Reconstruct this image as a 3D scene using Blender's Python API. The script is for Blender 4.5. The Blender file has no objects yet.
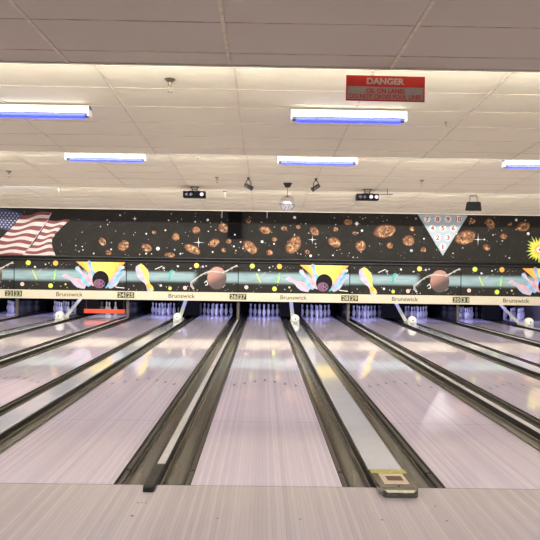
import bpy, math, random
from mathutils import Matrix, Vector
random.seed(7)
C = bpy.context.scene.collection
PI = math.pi

# ------------------------------------------------------------------ materials
def mat(name, col, rough=.5, metal=0., spec=.5, emis=None, es=0., var=.06, vscale=18., coat=0., bump=0., tc='Object', stretch=(1, 1, 1), alpha=None, trans=0.):
    m = bpy.data.materials.new(name); m.use_nodes = True
    nt = m.node_tree; n = nt.nodes; l = nt.links
    b = n['Principled BSDF']
    b.inputs['Roughness'].default_value = rough
    b.inputs['Metallic'].default_value = metal
    b.inputs['Specular IOR Level'].default_value = spec
    b.inputs['Coat Weight'].default_value = coat
    b.inputs['Coat Roughness'].default_value = .08
    b.inputs['Transmission Weight'].default_value = trans
    t = n.new('ShaderNodeTexCoord'); mp = n.new('ShaderNodeMapping'); mp.inputs['Scale'].default_value = stretch
    no = n.new('ShaderNodeTexNoise'); no.inputs['Scale'].default_value = vscale; no.inputs['Detail'].default_value = 4
    l.new(t.outputs[tc], mp.inputs[0]); l.new(mp.outputs[0], no.inputs['Vector'])
    r = n.new('ShaderNodeValToRGB')
    c = Vector(col)
    r.color_ramp.elements[0].position = .3; r.color_ramp.elements[1].position = .7
    r.color_ramp.elements[0].color = (*(c * (1 - var)), 1); r.color_ramp.elements[1].color = (*[min(1, x * (1 + var)) for x in c], 1)
    l.new(no.outputs['Fac'], r.inputs[0]); l.new(r.outputs[0], b.inputs['Base Color'])
    if bump:
        bp = n.new('ShaderNodeBump'); bp.inputs['Strength'].default_value = bump; bp.inputs['Distance'].default_value = .01
        l.new(no.outputs['Fac'], bp.inputs['Height']); l.new(bp.outputs[0], b.inputs['Normal'])
    if emis:
        b.inputs['Emission Color'].default_value = (*emis, 1); b.inputs['Emission Strength'].default_value = es
    return m

class NT:
    """small node-building helper"""
    def __init__(s, name, rough=.5, spec=.5):
        s.m = bpy.data.materials.new(name); s.m.use_nodes = True
        s.nt = s.m.node_tree; s.n = s.nt.nodes; s.l = s.nt.links; s.b = s.n['Principled BSDF']
        s.b.inputs['Roughness'].default_value = rough; s.b.inputs['Specular IOR Level'].default_value = spec
        tc = s.n.new('ShaderNodeTexCoord'); s.sep = s.n.new('ShaderNodeSeparateXYZ'); s.l.new(tc.outputs['Object'], s.sep.inputs[0])
        s.co = tc.outputs['Object']; s.X, s.Y, s.Z = s.sep.outputs
    def math(s, op, a, b=None, c=None, clamp=False):
        q = s.n.new('ShaderNodeMath'); q.operation = op; q.use_clamp = clamp
        for i, v in enumerate((a, b, c)):
            if v is None: continue
            if isinstance(v, (int, float)): q.inputs[i].default_value = v
            else: s.l.new(v, q.inputs[i])
        return q.outputs[0]
    def mix(s, f, a, b, mode='MIX'):
        q = s.n.new('ShaderNodeMix'); q.data_type = 'RGBA'; q.blend_type = mode
        for i, v in ((0, f), (6, a), (7, b)):
            if isinstance(v, (int, float)): q.inputs[i].default_value = v
            elif isinstance(v, tuple): q.inputs[i].default_value = (*v, 1)
            else: s.l.new(v, q.inputs[i])
        return q.outputs[2]
    def smooth(s, v, lo, hi):
        q = s.n.new('ShaderNodeMapRange'); q.interpolation_type = 'SMOOTHSTEP'
        s.l.new(v, q.inputs[0]); q.inputs[1].default_value = lo; q.inputs[2].default_value = hi
        return q.outputs[0]
    def noise(s, scale, detail=3, vec=None, stretch=None, rough=.5):
        q = s.n.new('ShaderNodeTexNoise'); q.inputs['Scale'].default_value = scale; q.inputs['Detail'].default_value = detail
        q.inputs['Roughness'].default_value = rough
        v = vec or s.co
        if stretch:
            mp = s.n.new('ShaderNodeMapping'); mp.inputs['Scale'].default_value = stretch; s.l.new(v, mp.inputs[0]); v = mp.outputs[0]
        s.l.new(v, q.inputs['Vector']); return q.outputs['Fac']
    def voro(s, scale, feature='F1', out='Distance'):
        q = s.n.new('ShaderNodeTexVoronoi'); q.inputs['Scale'].default_value = scale; q.feature = feature
        s.l.new(s.co, q.inputs['Vector']); return q.outputs[out]
    def white(s, v):
        q = s.n.new('ShaderNodeTexWhiteNoise'); q.noise_dimensions = '1D'; s.l.new(v, q.inputs['W']); return q.outputs['Value']
    def base(s, c):
        if isinstance(c, tuple): s.b.inputs['Base Color'].default_value = (*c, 1)
        else: s.l.new(c, s.b.inputs['Base Color'])
        return s.m

def wood(name, c_lo, c_hi, rough, seam=None, coat=0.):
    """long boards running away from the viewer, 27 mm wide, with faint printed grain"""
    t = NT(name, rough)
    q = t.math('MULTIPLY', t.X, 1 / .027)
    fl = t.math('FLOOR', q)
    w = t.white(fl)
    w2 = t.white(t.math('FLOOR', t.math('MULTIPLY', t.X, 1 / .108)))
    g = t.noise(9, 5, stretch=(14, .35, 1))
    big = t.noise(1.1, 2)
    v = t.math('ADD', t.math('MULTIPLY', w, .5), t.math('ADD', t.math('MULTIPLY', g, .75), t.math('MULTIPLY', w2, .06)))
    v = t.math('SUBTRACT', v, .2, clamp=True)
    c = t.mix(v, c_lo, c_hi)
    fr = t.math('FRACT', q)
    line = t.math('LESS_THAN', t.math('ABSOLUTE', t.math('SUBTRACT', fr, .5)), .44)
    keep = t.math('ADD', t.math('MULTIPLY', line, .13), .87)
    c = t.mix(1.0, c, keep, 'MULTIPLY')
    c = t.mix(t.math('MULTIPLY', big, .10), c, tuple(x * .75 for x in c_lo))
    if seam is not None:
        s_ = t.math('LESS_THAN', t.math('ABSOLUTE', t.math('SUBTRACT', t.Y, seam)), .006)
        c = t.mix(t.math('MULTIPLY', s_, .35), c, (.2, .15, .25))
    t.b.inputs['Coat Weight'].default_value = coat; t.b.inputs['Coat Roughness'].default_value = .03
    rr = t.math('ADD', t.math('MULTIPLY', t.noise(2.5, 3), .06), rough - .03)
    t.l.new(rr, t.b.inputs['Roughness'])
    return t.base(c)

def ceiling_mat(name, col):
    t = NT(name, .9, .2)
    f = t.noise(260, 4); b = t.noise(2.2, 3)
    c = t.mix(t.math('MULTIPLY', t.smooth(f, .35, .75), .16), col, tuple(x * .7 for x in col))
    tile = t.white(t.math('ADD', t.math('FLOOR', t.math('MULTIPLY', t.math('ADD', t.X, .32), 1 / 1.22)),
                          t.math('MULTIPLY', t.math('FLOOR', t.math('MULTIPLY', t.math('SUBTRACT', t.Y, .05), 1 / .61)), 17.3)))
    c = t.mix(t.math('MULTIPLY', tile, .10), c, tuple(x * .8 for x in col))
    c = t.mix(t.math('MULTIPLY', t.smooth(b, .5, .8), .12), c, (.55, .42, .28))
    return t.base(c)

def space_mat(name, beam=None, gap=None):
    t = NT(name, .65, .14)
    base = t.mix(t.noise(3.2, 3), (.014, .013, .011), (.032, .029, .025))
    for sc, th, br in ((7, .05, 1), (13, .055, .6), (24, .07, .35)):
        d = t.voro(sc)
        st = t.math('LESS_THAN', d, th)
        r = t.voro(sc, out='Color')
        sp = t.n.new('ShaderNodeSeparateColor'); t.l.new(r, sp.inputs[0])
        st = t.math('MULTIPLY', st, t.math('GREATER_THAN', sp.outputs[0], .6))
        base = t.mix(t.math('MULTIPLY', st, br), base, (.8, .8, .75))
    if beam:
        zc, hw = beam
        d = t.math('ABSOLUTE', t.math('SUBTRACT', t.Z, zc))
        a = t.math('SUBTRACT', 1., t.smooth(d, hw * .35, hw))
        wv = t.noise(2.5, 4, stretch=(.6, 1, 5))
        a = t.math('MULTIPLY', a, t.math('ADD', t.math('MULTIPLY', wv, .9), .35, clamp=True))
        if gap:
            g = t.math('MULTIPLY', t.smooth(t.X, gap[0], gap[0] + .25), t.math('SUBTRACT', 1., t.smooth(t.X, gap[1] - .1, gap[1])))
            a = t.math('MULTIPLY', a, t.math('SUBTRACT', 1., g))
        base = t.mix(a, base, (.36, .52, .55))
    return t.base(base)

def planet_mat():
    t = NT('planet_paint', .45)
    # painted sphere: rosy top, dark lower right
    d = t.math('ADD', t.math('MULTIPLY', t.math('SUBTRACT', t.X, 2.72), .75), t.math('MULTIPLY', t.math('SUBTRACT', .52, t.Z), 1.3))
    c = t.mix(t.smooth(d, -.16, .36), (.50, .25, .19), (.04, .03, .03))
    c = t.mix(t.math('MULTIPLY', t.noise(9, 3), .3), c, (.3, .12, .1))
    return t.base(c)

def asteroid_mat():
    t = NT('asteroid_paint', .5)
    n1 = t.noise(9, 5, rough=.65); v = t.voro(14)
    c = t.mix(t.smooth(n1, .35, .68), (.09, .028, .009), (.52, .22, .06))
    c = t.mix(t.math('MULTIPLY', t.smooth(n1, .52, .70), .85), c, (.82, .60, .26))
    c = t.mix(t.math('MULTIPLY', t.math('SUBTRACT', 1., t.smooth(v, .12, .25)), .6), c, (.06, .02, .01))
    return t.base(c)

def burst_mat():
    t = NT('burst_paint', .45)
    d = t.math('ABSOLUTE', t.math('SUBTRACT', t.X, 2.6))
    c = t.mix(t.smooth(t.math('SUBTRACT', d, t.math('MULTIPLY', t.Z, .35)), -.15, .40), (.98, .78, .12), (.92, .38, .04))
    c = t.mix(t.math('MULTIPLY', t.smooth(t.noise(7, 3, stretch=(3, 1, .6)), .5, .75), .5), c, (1., .85, .35))
    return t.base(c)

def gutter_mat():
    t = NT('gutter_plastic', .22, .6)
    g = t.noise(5, 5, stretch=(3, .3, 2))
    c = t.mix(t.smooth(g, .2, .8), (.094, .090, .074), (.108, .103, .086))
    t.l.new(t.math('ADD', t.math('MULTIPLY', g, .1), .10), t.b.inputs['Roughness'])
    return t.base(c)

M = dict(
    lane=wood('lane_boards', (.645, .58, .79), (.87, .81, .96), .06, seam=2.05),
    approach=wood('approach_boards', (.50, .455, .52), (.68, .63, .68), .16),
    seam=mat('foul_seam', (.06, .04, .08), .5, var=.5, vscale=30),
    mark=mat('lane_mark', (.03, .02, .03), .4),
    gutter=gutter_mat(),
    rail=mat('bumper_rail_dark', (.035, .030, .027), .3, var=.2),
    cap_dark=mat('capping_dark', (.022, .020, .018), .4, var=.2),
    cap_strip=mat('capping_strip', (.72, .73, .78), .18, var=.06),
    cover=mat('track_cover', (.70, .75, .90), .09, var=.04, coat=.4, vscale=5),
    rubber=mat('black_rubber', (.022, .021, .02), .55),
    nose=mat('smoky_plastic', (.10, .092, .07), .12, coat=.5, var=.3, vscale=25),
    nose_strip=mat('yellow_green_strip', (.48, .45, .14), .4, var=.4, vscale=60),
    sticker=mat('cream_sticker', (.70, .60, .46), .5, var=.15, vscale=50),
    sticker_dark=mat('dark_print', (.12, .07, .04), .5, var=.5, vscale=160),
    ceil_dim=ceiling_mat('ceiling_tile_front_shaded', (.62, .555, .475)),  # same tile; the weaker light on the front section is put into its colour
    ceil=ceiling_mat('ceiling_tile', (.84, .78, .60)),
    tbar=mat('ceiling_bar', (.68, .60, .47), .6, var=.15),
    tbar_dark=mat('ceiling_joint_shadow', (.50, .42, .33), .7, var=.35, vscale=6),  # transverse bars; their shadow lines are put into this darker colour
    riser=mat('ceiling_riser', (.62, .57, .5), .8),
    trimw=mat('cream_trim', (.78, .74, .62), .5),
    wall=mat('wall_paint', (.42, .38, .36), .85, var=.05),
    dark=mat('pit_black', (.0025, .0025, .003), .6, var=.3, spec=.15),
    pitfloor=mat('pit_floor', (.03, .028, .03), .6, var=.3),
    kick=mat('kickback_panel', (.010, .0095, .010), .15, var=.3, spec=.35),
    kick_edge=mat('kickback_edge', (.095, .08, .068), .45, var=.25),
    pin=mat('pin_white', (.80, .80, .84), .25, coat=.3, var=.03),
    pinred=mat('pin_red_stripe', (.42, .16, .24), .3),
    cream=mat('cream_band', (.66, .59, .44), .4, var=.03),
    creamtxt=mat('band_lettering', (.10, .08, .045), .5, var=.1),
    numplate=mat('number_plate', (.015, .018, .008), .4),
    numdigit=mat('number_digit', (.48, .50, .26), .4),
    ledge=mat('black_gloss_rail', (.012, .011, .011), .18, var=.4, vscale=3, stretch=(.4, 1, 6)),
    frame=mat('black_frame', (.006, .006, .006), .6, spec=.1),
    space=space_mat('space_paint'),
    artA=space_mat('space_beam_paint', beam=(.44, .22)),
    artB=space_mat('space_beam_gap_paint', beam=(.44, .20), gap=(1.95, 3.0)),
    planet=planet_mat(), asteroid=asteroid_mat(), burst=burst_mat(),
    white=mat('white_paint', (.85, .85, .82), .5, var=.04),
    yellow=mat('yellow_paint', (.85, .72, .12), .5, var=.12),
    ygreen=mat('yellow_green_paint', (.62, .75, .08), .5, var=.12),
    orange=mat('orange_paint', (.90, .45, .05), .5, var=.15),
    salmon=mat('salmon_paint', (.80, .55, .45), .5, var=.15),
    pink=mat('pink_paint', (.66, .42, .50), .5, var=.25, vscale=6),
    lilac=mat('lilac_paint', (.50, .46, .60), .5, var=.2, vscale=6),
    sky=mat('sky_blue_paint', (.20, .50, .75), .5, var=.3, vscale=6),
    purple=mat('purple_paint', (.20, .08, .16), .4, var=.3, vscale=7),
    ball=mat('painted_ball', (.014, .010, .014), .6, var=.3, spec=.1),
    teal=mat('teal_paint', (.06, .42, .35), .5, var=.3),
    rim=mat('asteroid_outline_paint', (.12, .045, .02), .6, var=.4, vscale=12, spec=.2),  # dark brown outline of the mural asteroids
    green=mat('green_paint', (.15, .60, .25), .5, var=.3),
    grey=mat('grey_paint', (.42, .42, .36), .5, var=.4, vscale=20),
    flagred=mat('flag_red_paint', (.19, .032, .034), .5, var=.25, vscale=6),
    flagwhite=mat('flag_white_paint', (.62, .55, .52), .5, var=.12, vscale=5),
    flagblue=mat('flag_blue_paint', (.016, .035, .14), .5, var=.35, vscale=4),
    diagram=mat('diagram_grey', (.36, .44, .50), .35, var=.04),
    redtxt=mat('diagram_red', (.38, .025, .02), .4),
    signred=mat('sign_red', (.62, .035, .025), .4, var=.06),
    signgrey=mat('sign_grey', (.42, .36, .33), .45, var=.12, vscale=120),
    signtxt=mat('sign_text_grey', (.62, .55, .5), .45),
    fixture=mat('fixture_white', (.88, .88, .86), .35, var=.02),
    tubew_added=mat('added_white_tube', (.95, .95, .95), .3, emis=(.96, .97, 1.), es=9.),  # added glow, stands in for the overexposed white housing face
    tubeb=mat('blue_tube', (.03, .04, .3), .3, emis=(.018, .03, 1.), es=4.),
    tubeend=mat('tube_end', (.02, .02, .06), .4),
    brass=mat('sprinkler_metal', (.28, .24, .17), .3, metal=1., var=.1),
    blackmetal=mat('black_metal', (.012, .010, .009), .35, var=.2),
    blackbox=mat('black_cabinet', (.005, .005, .005), .6, var=.2, spec=.08),
    grille=mat('speaker_grille', (.004, .004, .004), .8, spec=.05, var=.5, vscale=200),
    lens=mat('lens_glass', (.60, .55, .75), .05, spec=1., coat=1., var=.1),
    lensdark=mat('lens_dark', (.03, .02, .08), .05, coat=1.),
    mirror=mat('mirror_tile', (.92, .93, .95), .2, metal=1., var=.02),
    mirrorgap=mat('mirror_grout', (.5, .5, .5), .5),
    rake=mat('rake_orange', (.90, .09, .03), .4, var=.08),
    shroud=mat('white_plastic', (.80, .80, .74), .35, var=.05),
    hole=mat('dark_hole', (.1, .09, .08), .5),
    troffer=mat('added_troffer_diffuser', (.9, .9, .9), .5, emis=(1, .96, .93), es=7.),
)

# ------------------------------------------------------------------ mesh builder
class MB:
    def __init__(s): s.v = []; s.f = []; s.mi = []; s.mats = []; s.sm = []
    def m(s, name):
        if name not in s.mats: s.mats.append(name)
        return s.mats.index(name)
    def add(s, vs, fs, m, smooth=False):
        o = len(s.v); s.v += [tuple(v) for v in vs]; k = s.m(m)
        for f in fs: s.f.append(tuple(i + o for i in f)); s.mi.append(k); s.sm.append(smooth)
        return s
    def box(s, x0, x1, y0, y1, z0, z1, m):
        vs = [(x, y, z) for z in (z0, z1) for y in (y0, y1) for x in (x0, x1)]
        return s.add(vs, [(0, 2, 3, 1), (4, 5, 7, 6), (0, 1, 5, 4), (2, 6, 7, 3), (0, 4, 6, 2), (1, 3, 7, 5)], m)
    def poly(s, pts, y, m):              # flat shape on a vertical wall, facing -y, (x, z) points
        a = sum(pts[i - 1][0] * pts[i][1] - pts[i][0] * pts[i - 1][1] for i in range(len(pts)))
        if a < 0: pts = pts[::-1]
        return s.add([(x, y, z) for x, z in pts], [tuple(range(len(pts)))], m)
    def flat(s, pts, z, m):              # flat shape on the floor, facing up
        a = sum(pts[i - 1][0] * pts[i][1] - pts[i][0] * pts[i - 1][1] for i in range(len(pts)))
        if a < 0: pts = pts[::-1]
        return s.add([(x, y, z) for x, y in pts], [tuple(range(len(pts)))], m)
    def extr(s, prof, y0, y1, m, closed=True, smooth=False):   # (x, z) profile along y
        n = len(prof)
        vs = [(x, y0, z) for x, z in prof] + [(x, y1, z) for x, z in prof]
        r = range(n) if closed else range(n - 1)
        s.add(vs, [(i, (i + 1) % n, (i + 1) % n + n, i + n) for i in r], m, smooth)
        if closed: s.add(vs, [tuple(range(n))[::-1], tuple(range(n, 2 * n))], m)
        return s
    def lathe(s, prof, c, m, seg=20, axis='z', bands=None, smooth=True):
        vs = []; fs = []; n = len(prof)
        for k in range(seg):
            a = 2 * PI * k / seg
            for r, h in prof:
                p = (r * math.cos(a), r * math.sin(a), h)
                if axis == 'y': p = (p[0], -h, p[1])
                if axis == 'x': p = (h, p[0], p[1])
                vs.append((c[0] + p[0], c[1] + p[1], c[2] + p[2]))
        for i in range(n - 1):
            f = [(k * n + i, ((k + 1) % seg) * n + i, ((k + 1) % seg) * n + i + 1, k * n + i + 1) for k in range(seg)]
            mm = m
            if bands:
                h = (prof[i][1] + prof[i + 1][1]) / 2
                for b0, b1, bm in bands:
                    if b0 <= h <= b1: mm = bm
            s.add(vs, f, mm, smooth)
        s.add([vs[k * n] for k in range(seg)], [tuple(range(seg))[::-1]], m)
        s.add([vs[k * n + n - 1] for k in range(seg)], [tuple(range(seg))], m)
        return s
    def tube(s, p0, p1, r, m, seg=10, r1=None):
        p0 = Vector(p0); p1 = Vector(p1); d = (p1 - p0).normalized()
        a = d.orthogonal().normalized(); b = d.cross(a); r1 = r if r1 is None else r1
        vs = [p0 + (a * math.cos(2 * PI * k / seg) + b * math.sin(2 * PI * k / seg)) * r for k in range(seg)]
        vs += [p1 + (a * math.cos(2 * PI * k / seg) + b * math.sin(2 * PI * k / seg)) * r1 for k in range(seg)]
        s.add(vs, [(k, (k + 1) % seg, (k + 1) % seg + seg, k + seg) for k in range(seg)], m, True)
        s.add(vs, [tuple(range(seg))[::-1], tuple(range(seg, 2 * seg))], m)
        return s
    def xform(s, M4):
        s.v = [tuple(M4 @ Vector(v)) for v in s.v]; return s
    def build(s, name, parent=None, bevel=0, seg=2, loc=None):
        me = bpy.data.meshes.new(name); me.from_pydata(s.v, [], s.f)
        for k in s.mats: me.materials.append(M[k])
        me.polygons.foreach_set('material_index', s.mi)
        me.polygons.foreach_set('use_smooth', s.sm)
        me.validate(); me.update()
        o = bpy.data.objects.new(name, me); C.objects.link(o)
        if parent: o.parent = parent
        if loc: o.location = loc
        if bevel:
            b = o.modifiers.new('bevel', 'BEVEL'); b.width = bevel; b.segments = seg; b.limit_method = 'ANGLE'
            b.angle_limit = .6
        return o

def thing(name, label, cat, loc=(0, 0, 0), rz=0, group=None):
    o = bpy.data.objects.new(name, None); C.objects.link(o); o.empty_display_size = .1
    o.location = loc; o.rotation_euler = (0, 0, rz); return tag(o, label, cat, group)
def tag(o, label, cat, group=None):
    o['label'] = label; o['category'] = cat
    if group: o['group'] = group
    return o
def struct(o): o['kind'] = 'structure'; return o
def dup(root, loc, label=None, cat=None, group=None):
    r = root.copy(); C.objects.link(r); r.location = loc
    if label: r['label'] = label
    if group: r['group'] = group
    for ch in list(root.children):
        c = ch.copy(); C.objects.link(c); c.parent = r
        for g in list(ch.children):
            d = g.copy(); C.objects.link(d); d.parent = c
    return r

def text_verts(body, height, width=None, extrude=.002, bold=0.):
    """letters as mesh data, centred in x, baseline z = 0, standing in the xz plane facing -y"""
    cu = bpy.data.curves.new('t', 'FONT'); cu.body = body; cu.size = 1; cu.extrude = 0; cu.offset = bold
    cu.resolution_u = 3; cu.align_x = 'CENTER'
    ob = bpy.data.objects.new('t', cu); C.objects.link(ob)
    dg = bpy.context.evaluated_depsgraph_get(); dg.update()
    me = bpy.data.meshes.new_from_object(ob.evaluated_get(dg))
    vs = [v.co.copy() for v in me.vertices]; fs = [tuple(p.vertices) for p in me.polygons]
    bpy.data.objects.remove(ob); bpy.data.curves.remove(cu); bpy.data.meshes.remove(me)
    x0 = min(v.x for v in vs); x1 = max(v.x for v in vs)
    y0 = min(v.y for v in vs); y1 = max(v.y for v in vs)
    sy = height / (y1 - y0); sx = (width / (x1 - x0)) if width else sy
    return [((v.x - (x0 + x1) / 2) * sx, (v.y - y0) * sy) for v in vs], fs
def add_text(mb, body, cx, y, z, height, m, width=None, bold=0.):
    vs, fs = text_verts(body, height, width, bold=bold)
    mb.add([(cx + a, y, z + b) for a, b in vs], fs, m)

def ell(cx, cz, rx, rz, ang=0, n=20, jit=0, rnd=None):
    out = []
    for k in range(n):
        a = 2 * PI * k / n; j = 1 + (rnd.uniform(-jit, jit) if rnd else 0)
        x = rx * math.cos(a) * j; z = rz * math.sin(a) * j
        out.append((cx + x * math.cos(ang) - z * math.sin(ang), cz + x * math.sin(ang) + z * math.cos(ang)))
    return out

# ------------------------------------------------------------------ layout (metres; foul line y = 0, lane surface z = 0)
LW = 1.054; NAR = .539; WID = .727; PAIR = 2 * LW + NAR + WID
LANE = {}
for n in range(21, 33):
    k, odd = divmod(n - 27, 2)
    LANE[n] = k * PAIR + (LW + WID if odd else 0)
XL, XR = -10.95, 9.40
MY = 16.09          # plane of the masking units
DECK_END = 19.25

# ------------------------------------------------------------------ setting: floor, walls, ceiling
b = MB(); b.box(XL, XR, -9, -.009, -.06, 0, 'approach')
struct(b.build('floor'))
b = MB(); b.box(XL, XR, -.009, .001, -.06, -.0008, 'seam'); struct(b.build('trim_1'))
# approach dots
def dots(name, label, pts, group):
    o = MB()
    for x, y, r in pts: o.flat([(x + r * math.cos(a * PI / 6), y + r * math.sin(a * PI / 6)) for a in range(12)], .0009, 'mark')
    return struct(o.build(name))
dots('trim_2', '', [(-.798 + d, -.381, .008) for d in (-.025, 0, .025)] + [(-.817, -.616, .012), (1.086, -.641, .009), (.694, -.637, .009), (1.08, -.38, .008), (.2, -.64, .008), (-.3, -.64, .008)], '')
b = MB(); b.box(XL, XR, DECK_END, 21, -.35, -.30, 'pitfloor'); b.box(XL, XR, -.0, DECK_END + .0, -.35, -.30, 'pitfloor'); struct(b.build('floor'))
b = MB(); b.box(XL, XR, 21, 21.1, -.35, 3.9, 'dark'); struct(b.build('wall_back'))
b = MB(); b.box(XL - .1, XL, -9, 21.1, -.35, 3.9, 'wall'); struct(b.build('wall_left'))
b = MB(); b.box(XR, XR + .1, -9, 21.1, -.35, 3.9, 'wall'); struct(b.build('wall_right'))
b = MB(); b.box(XL, XR, -9.1, -9, -.06, 3.9, 'wall'); struct(b.build('wall_front'))

def ceiling_section(y0, y1, z0, z1, m, first_row, sag=.004):
    b = MB(); ys = [y0]; rows = []
    r = first_row
    while r > y0: r -= .61
    while r < y1 + .61:
        rows.append(r); r += .61
    edges = sorted({y0, y1, *[q for q in rows if y0 < q < y1]})
    zz = lambda y: z0 + (z1 - z0) * (y - y0) / (y1 - y0)
    pts = []
    for a, c in zip(edges[:-1], edges[1:]):
        for k in range(6):
            f = k / 6; y = a + (c - a) * f
            pts.append((y, zz(y) - sag * math.sin(PI * f) * min(1, (c - a) / .61)))
    pts.append((y1, z1))
    n = len(pts)
    vs = [(XL, y, z) for y, z in pts] + [(XR, y, z) for y, z in pts]
    b.add(vs, [(i, i + 1, i + 1 + n, i + n) for i in range(n - 1)], m, True)
    b.add([(XL, y0, z0 + .05), (XR, y0, z0 + .05), (XR, y1, z1 + .05), (XL, y1, z1 + .05)], [(0, 1, 2, 3)], m)
    # transverse joints, drawn dark for their shadow lines
    for q in edges[1:-1]:
        b.box(XL, XR, q - .005, q + .005, zz(q) - .003, zz(q) + .01, 'tbar_dark')
    # long bars
    k0 = math.ceil((XL + .32) / 1.22); x = k0 * 1.22 - .32
    while x < XR:
        dz = .009
        b.add([(x - .012, y0, z0 - dz), (x + .012, y0, z0 - dz), (x + .012, y1, z1 - dz), (x - .012, y1, z1 - dz),
               (x - .012, y0, z0 + .02), (x + .012, y0, z0 + .02), (x + .012, y1, z1 + .02), (x - .012, y1, z1 + .02)],
              [(0, 3, 2, 1), (0, 4, 7, 3), (1, 2, 6, 5)], 'tbar')
        x += 1.22
    return struct(b.build('ceiling'))
ceiling_section(-9, .43, 3.05, 3.05, 'ceil_dim', .14, .003)
SEC = [(.43, 4.70, 3.325, 3.09, .66), (4.70, 8.97, 3.36, 3.115, 4.93), (8.97, 13.24, 3.313, 3.07, 9.2), (13.24, 16.35, 3.42, 3.40, 13.5)]
lows = [3.05, 3.09, 3.115, 3.07]
for (y0, y1, z0, z1, fr) in SEC: ceiling_section(y0, y1, z0, z1, 'ceil', fr)
for i, (y0, y1, z0, z1, fr) in enumerate(SEC):       # upright faces of the steps
    b = MB(); b.box(XL, XR, y0 - .012, y0 + .008, lows[i] - .004, z0 + .04, 'riser')
    b.box(XL, XR, y0 - .016, y0 + .014, lows[i] - .012, lows[i] - .002, 'trimw')
    struct(b.build('trim_3'))
# cream moulding above the first step
b = MB(); b.box(XL, XR, .78, .80, 3.285, 3.315, 'trimw'); struct(b.build('trim_4'))
# wall behind / above the murals
b = MB(); b.box(XL, XR, 16.24, 16.34, 1.5, 3.5, 'dark'); struct(b.build('wall_mural'))
# pale patched tile
b = MB(); b.add([(-6.4, 9.85, 3.258), (-4.7, 9.85, 3.258), (-4.7, 10.40, 3.226), (-6.4, 10.40, 3.226)], [(0, 3, 2, 1)], 'fixture'); struct(b.build('trim_5'))

# ------------------------------------------------------------------ lanes
def lane_mesh():
    b = MB(); b.box(-LW / 2, LW / 2, .001, DECK_END, -.06, 0, 'lane'); return b
PLACE = {21: 'far left, beyond the frame edge', 22: 'at the far left edge'}
lane0 = lane_mesh()
lane_me = None
ARR = [(-.405, 4.28), (-.27, 4.42), (-.135, 4.58), (0, 4.70), (.135, 4.58), (.27, 4.42), (.405, 4.28)]
FAR = [(-.283, 12.9), (.283, 12.9), (-.145, 10.95), (.145, 10.95)]
def mk_arrow():
    b = MB(); b.flat([(-.020, -.08), (.020, -.08), (.006, .08), (-.006, .08)], 0, 'mark'); return b
def mk_far():
    b = MB(); b.flat([(-.011, -.45), (.011, -.45), (.007, .45), (-.007, .45)], 0, 'mark'); return b
arrow_me = far_me = None
LANETXT = {n: 'lilac-pink bowling lane running under the number %d' % n for n in range(22, 32)}
LANETXT[21] = 'lilac-pink bowling lane at the far left, left of lane 22'
LANETXT[32] = 'lilac-pink bowling lane at the far right edge, right of lane 31'
for n, cx in LANE.items():
    if n == 21: continue
    t = thing('bowling_lane', LANETXT[n], 'bowling lane', (cx, 0, 0), group='bowling lanes')
    if lane_me is None:
        o = lane0.build('lane_surface', t); lane_me = o.data
    else:
        o = bpy.data.objects.new('lane_surface', lane_me); C.objects.link(o); o.parent = t
    for x, y in ARR:
        if arrow_me is None: a = mk_arrow().build('arrow_mark', t); arrow_me = a.data
        else: a = bpy.data.objects.new('arrow_mark', arrow_me); C.objects.link(a); a.parent = t
        a.location = (x, y, .0008)
    for x, y in FAR:
        if far_me is None: a = mk_far().build('range_mark', t); far_me = a.data
        else: a = bpy.data.objects.new('range_mark', far_me); C.objects.link(a); a.parent = t
        a.location = (x, y, .0008)

# ------------------------------------------------------------------ gutters, cappings and ball return tracks
def gutter_prof(w, sgn):     # from lane side to divider
    a, e = .048, w - .014; m_, h_ = (a + e) / 2, (e - a) / 2
    p = [(0, -.012), (.006, -.012), (.008, -.050), (a, -.052)] + [(m_ - h_ * math.cos(PI * k / 16), -.040 - .050 * math.sin(PI * k / 16) ** .8) for k in range(1, 16)] + [(e, -.036), (w, -.034)]
    q = p + [(x, z - .012) for x, z in p[::-1]]
    return [(sgn * x, z) for x, z in q]
def make_gutter(x_lane, sgn, w, label):
    t = thing('gutter', label, 'gutter', (x_lane, 0, 0), group='lane gutters')
    b = MB(); b.extr(gutter_prof(w, sgn), .002, DECK_END, 'gutter', smooth=True); b.build('channel', t)
    for y0, y1 in ((.004, .40), (.425, 16.2)):
        r = MB(); x0, x1 = sorted((sgn * .010, sgn * .046)); r.box(x0, x1, y0, y1, -.051, -.016, 'rail')
        r.build('bumper_rail', t, bevel=.006)
    r = MB(); x0, x1 = sorted((0, sgn * .009)); r.box(x0, x1, .003, DECK_END, -.011, -.002, 'rubber'); r.build('edge_lip', t)
    return t
def lane_name(n): return 'lane %d' % n if 21 < n < 33 else 'the outermost lane'
LEFTN = [(n, n + 1) for n in range(22, 33)]
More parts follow.
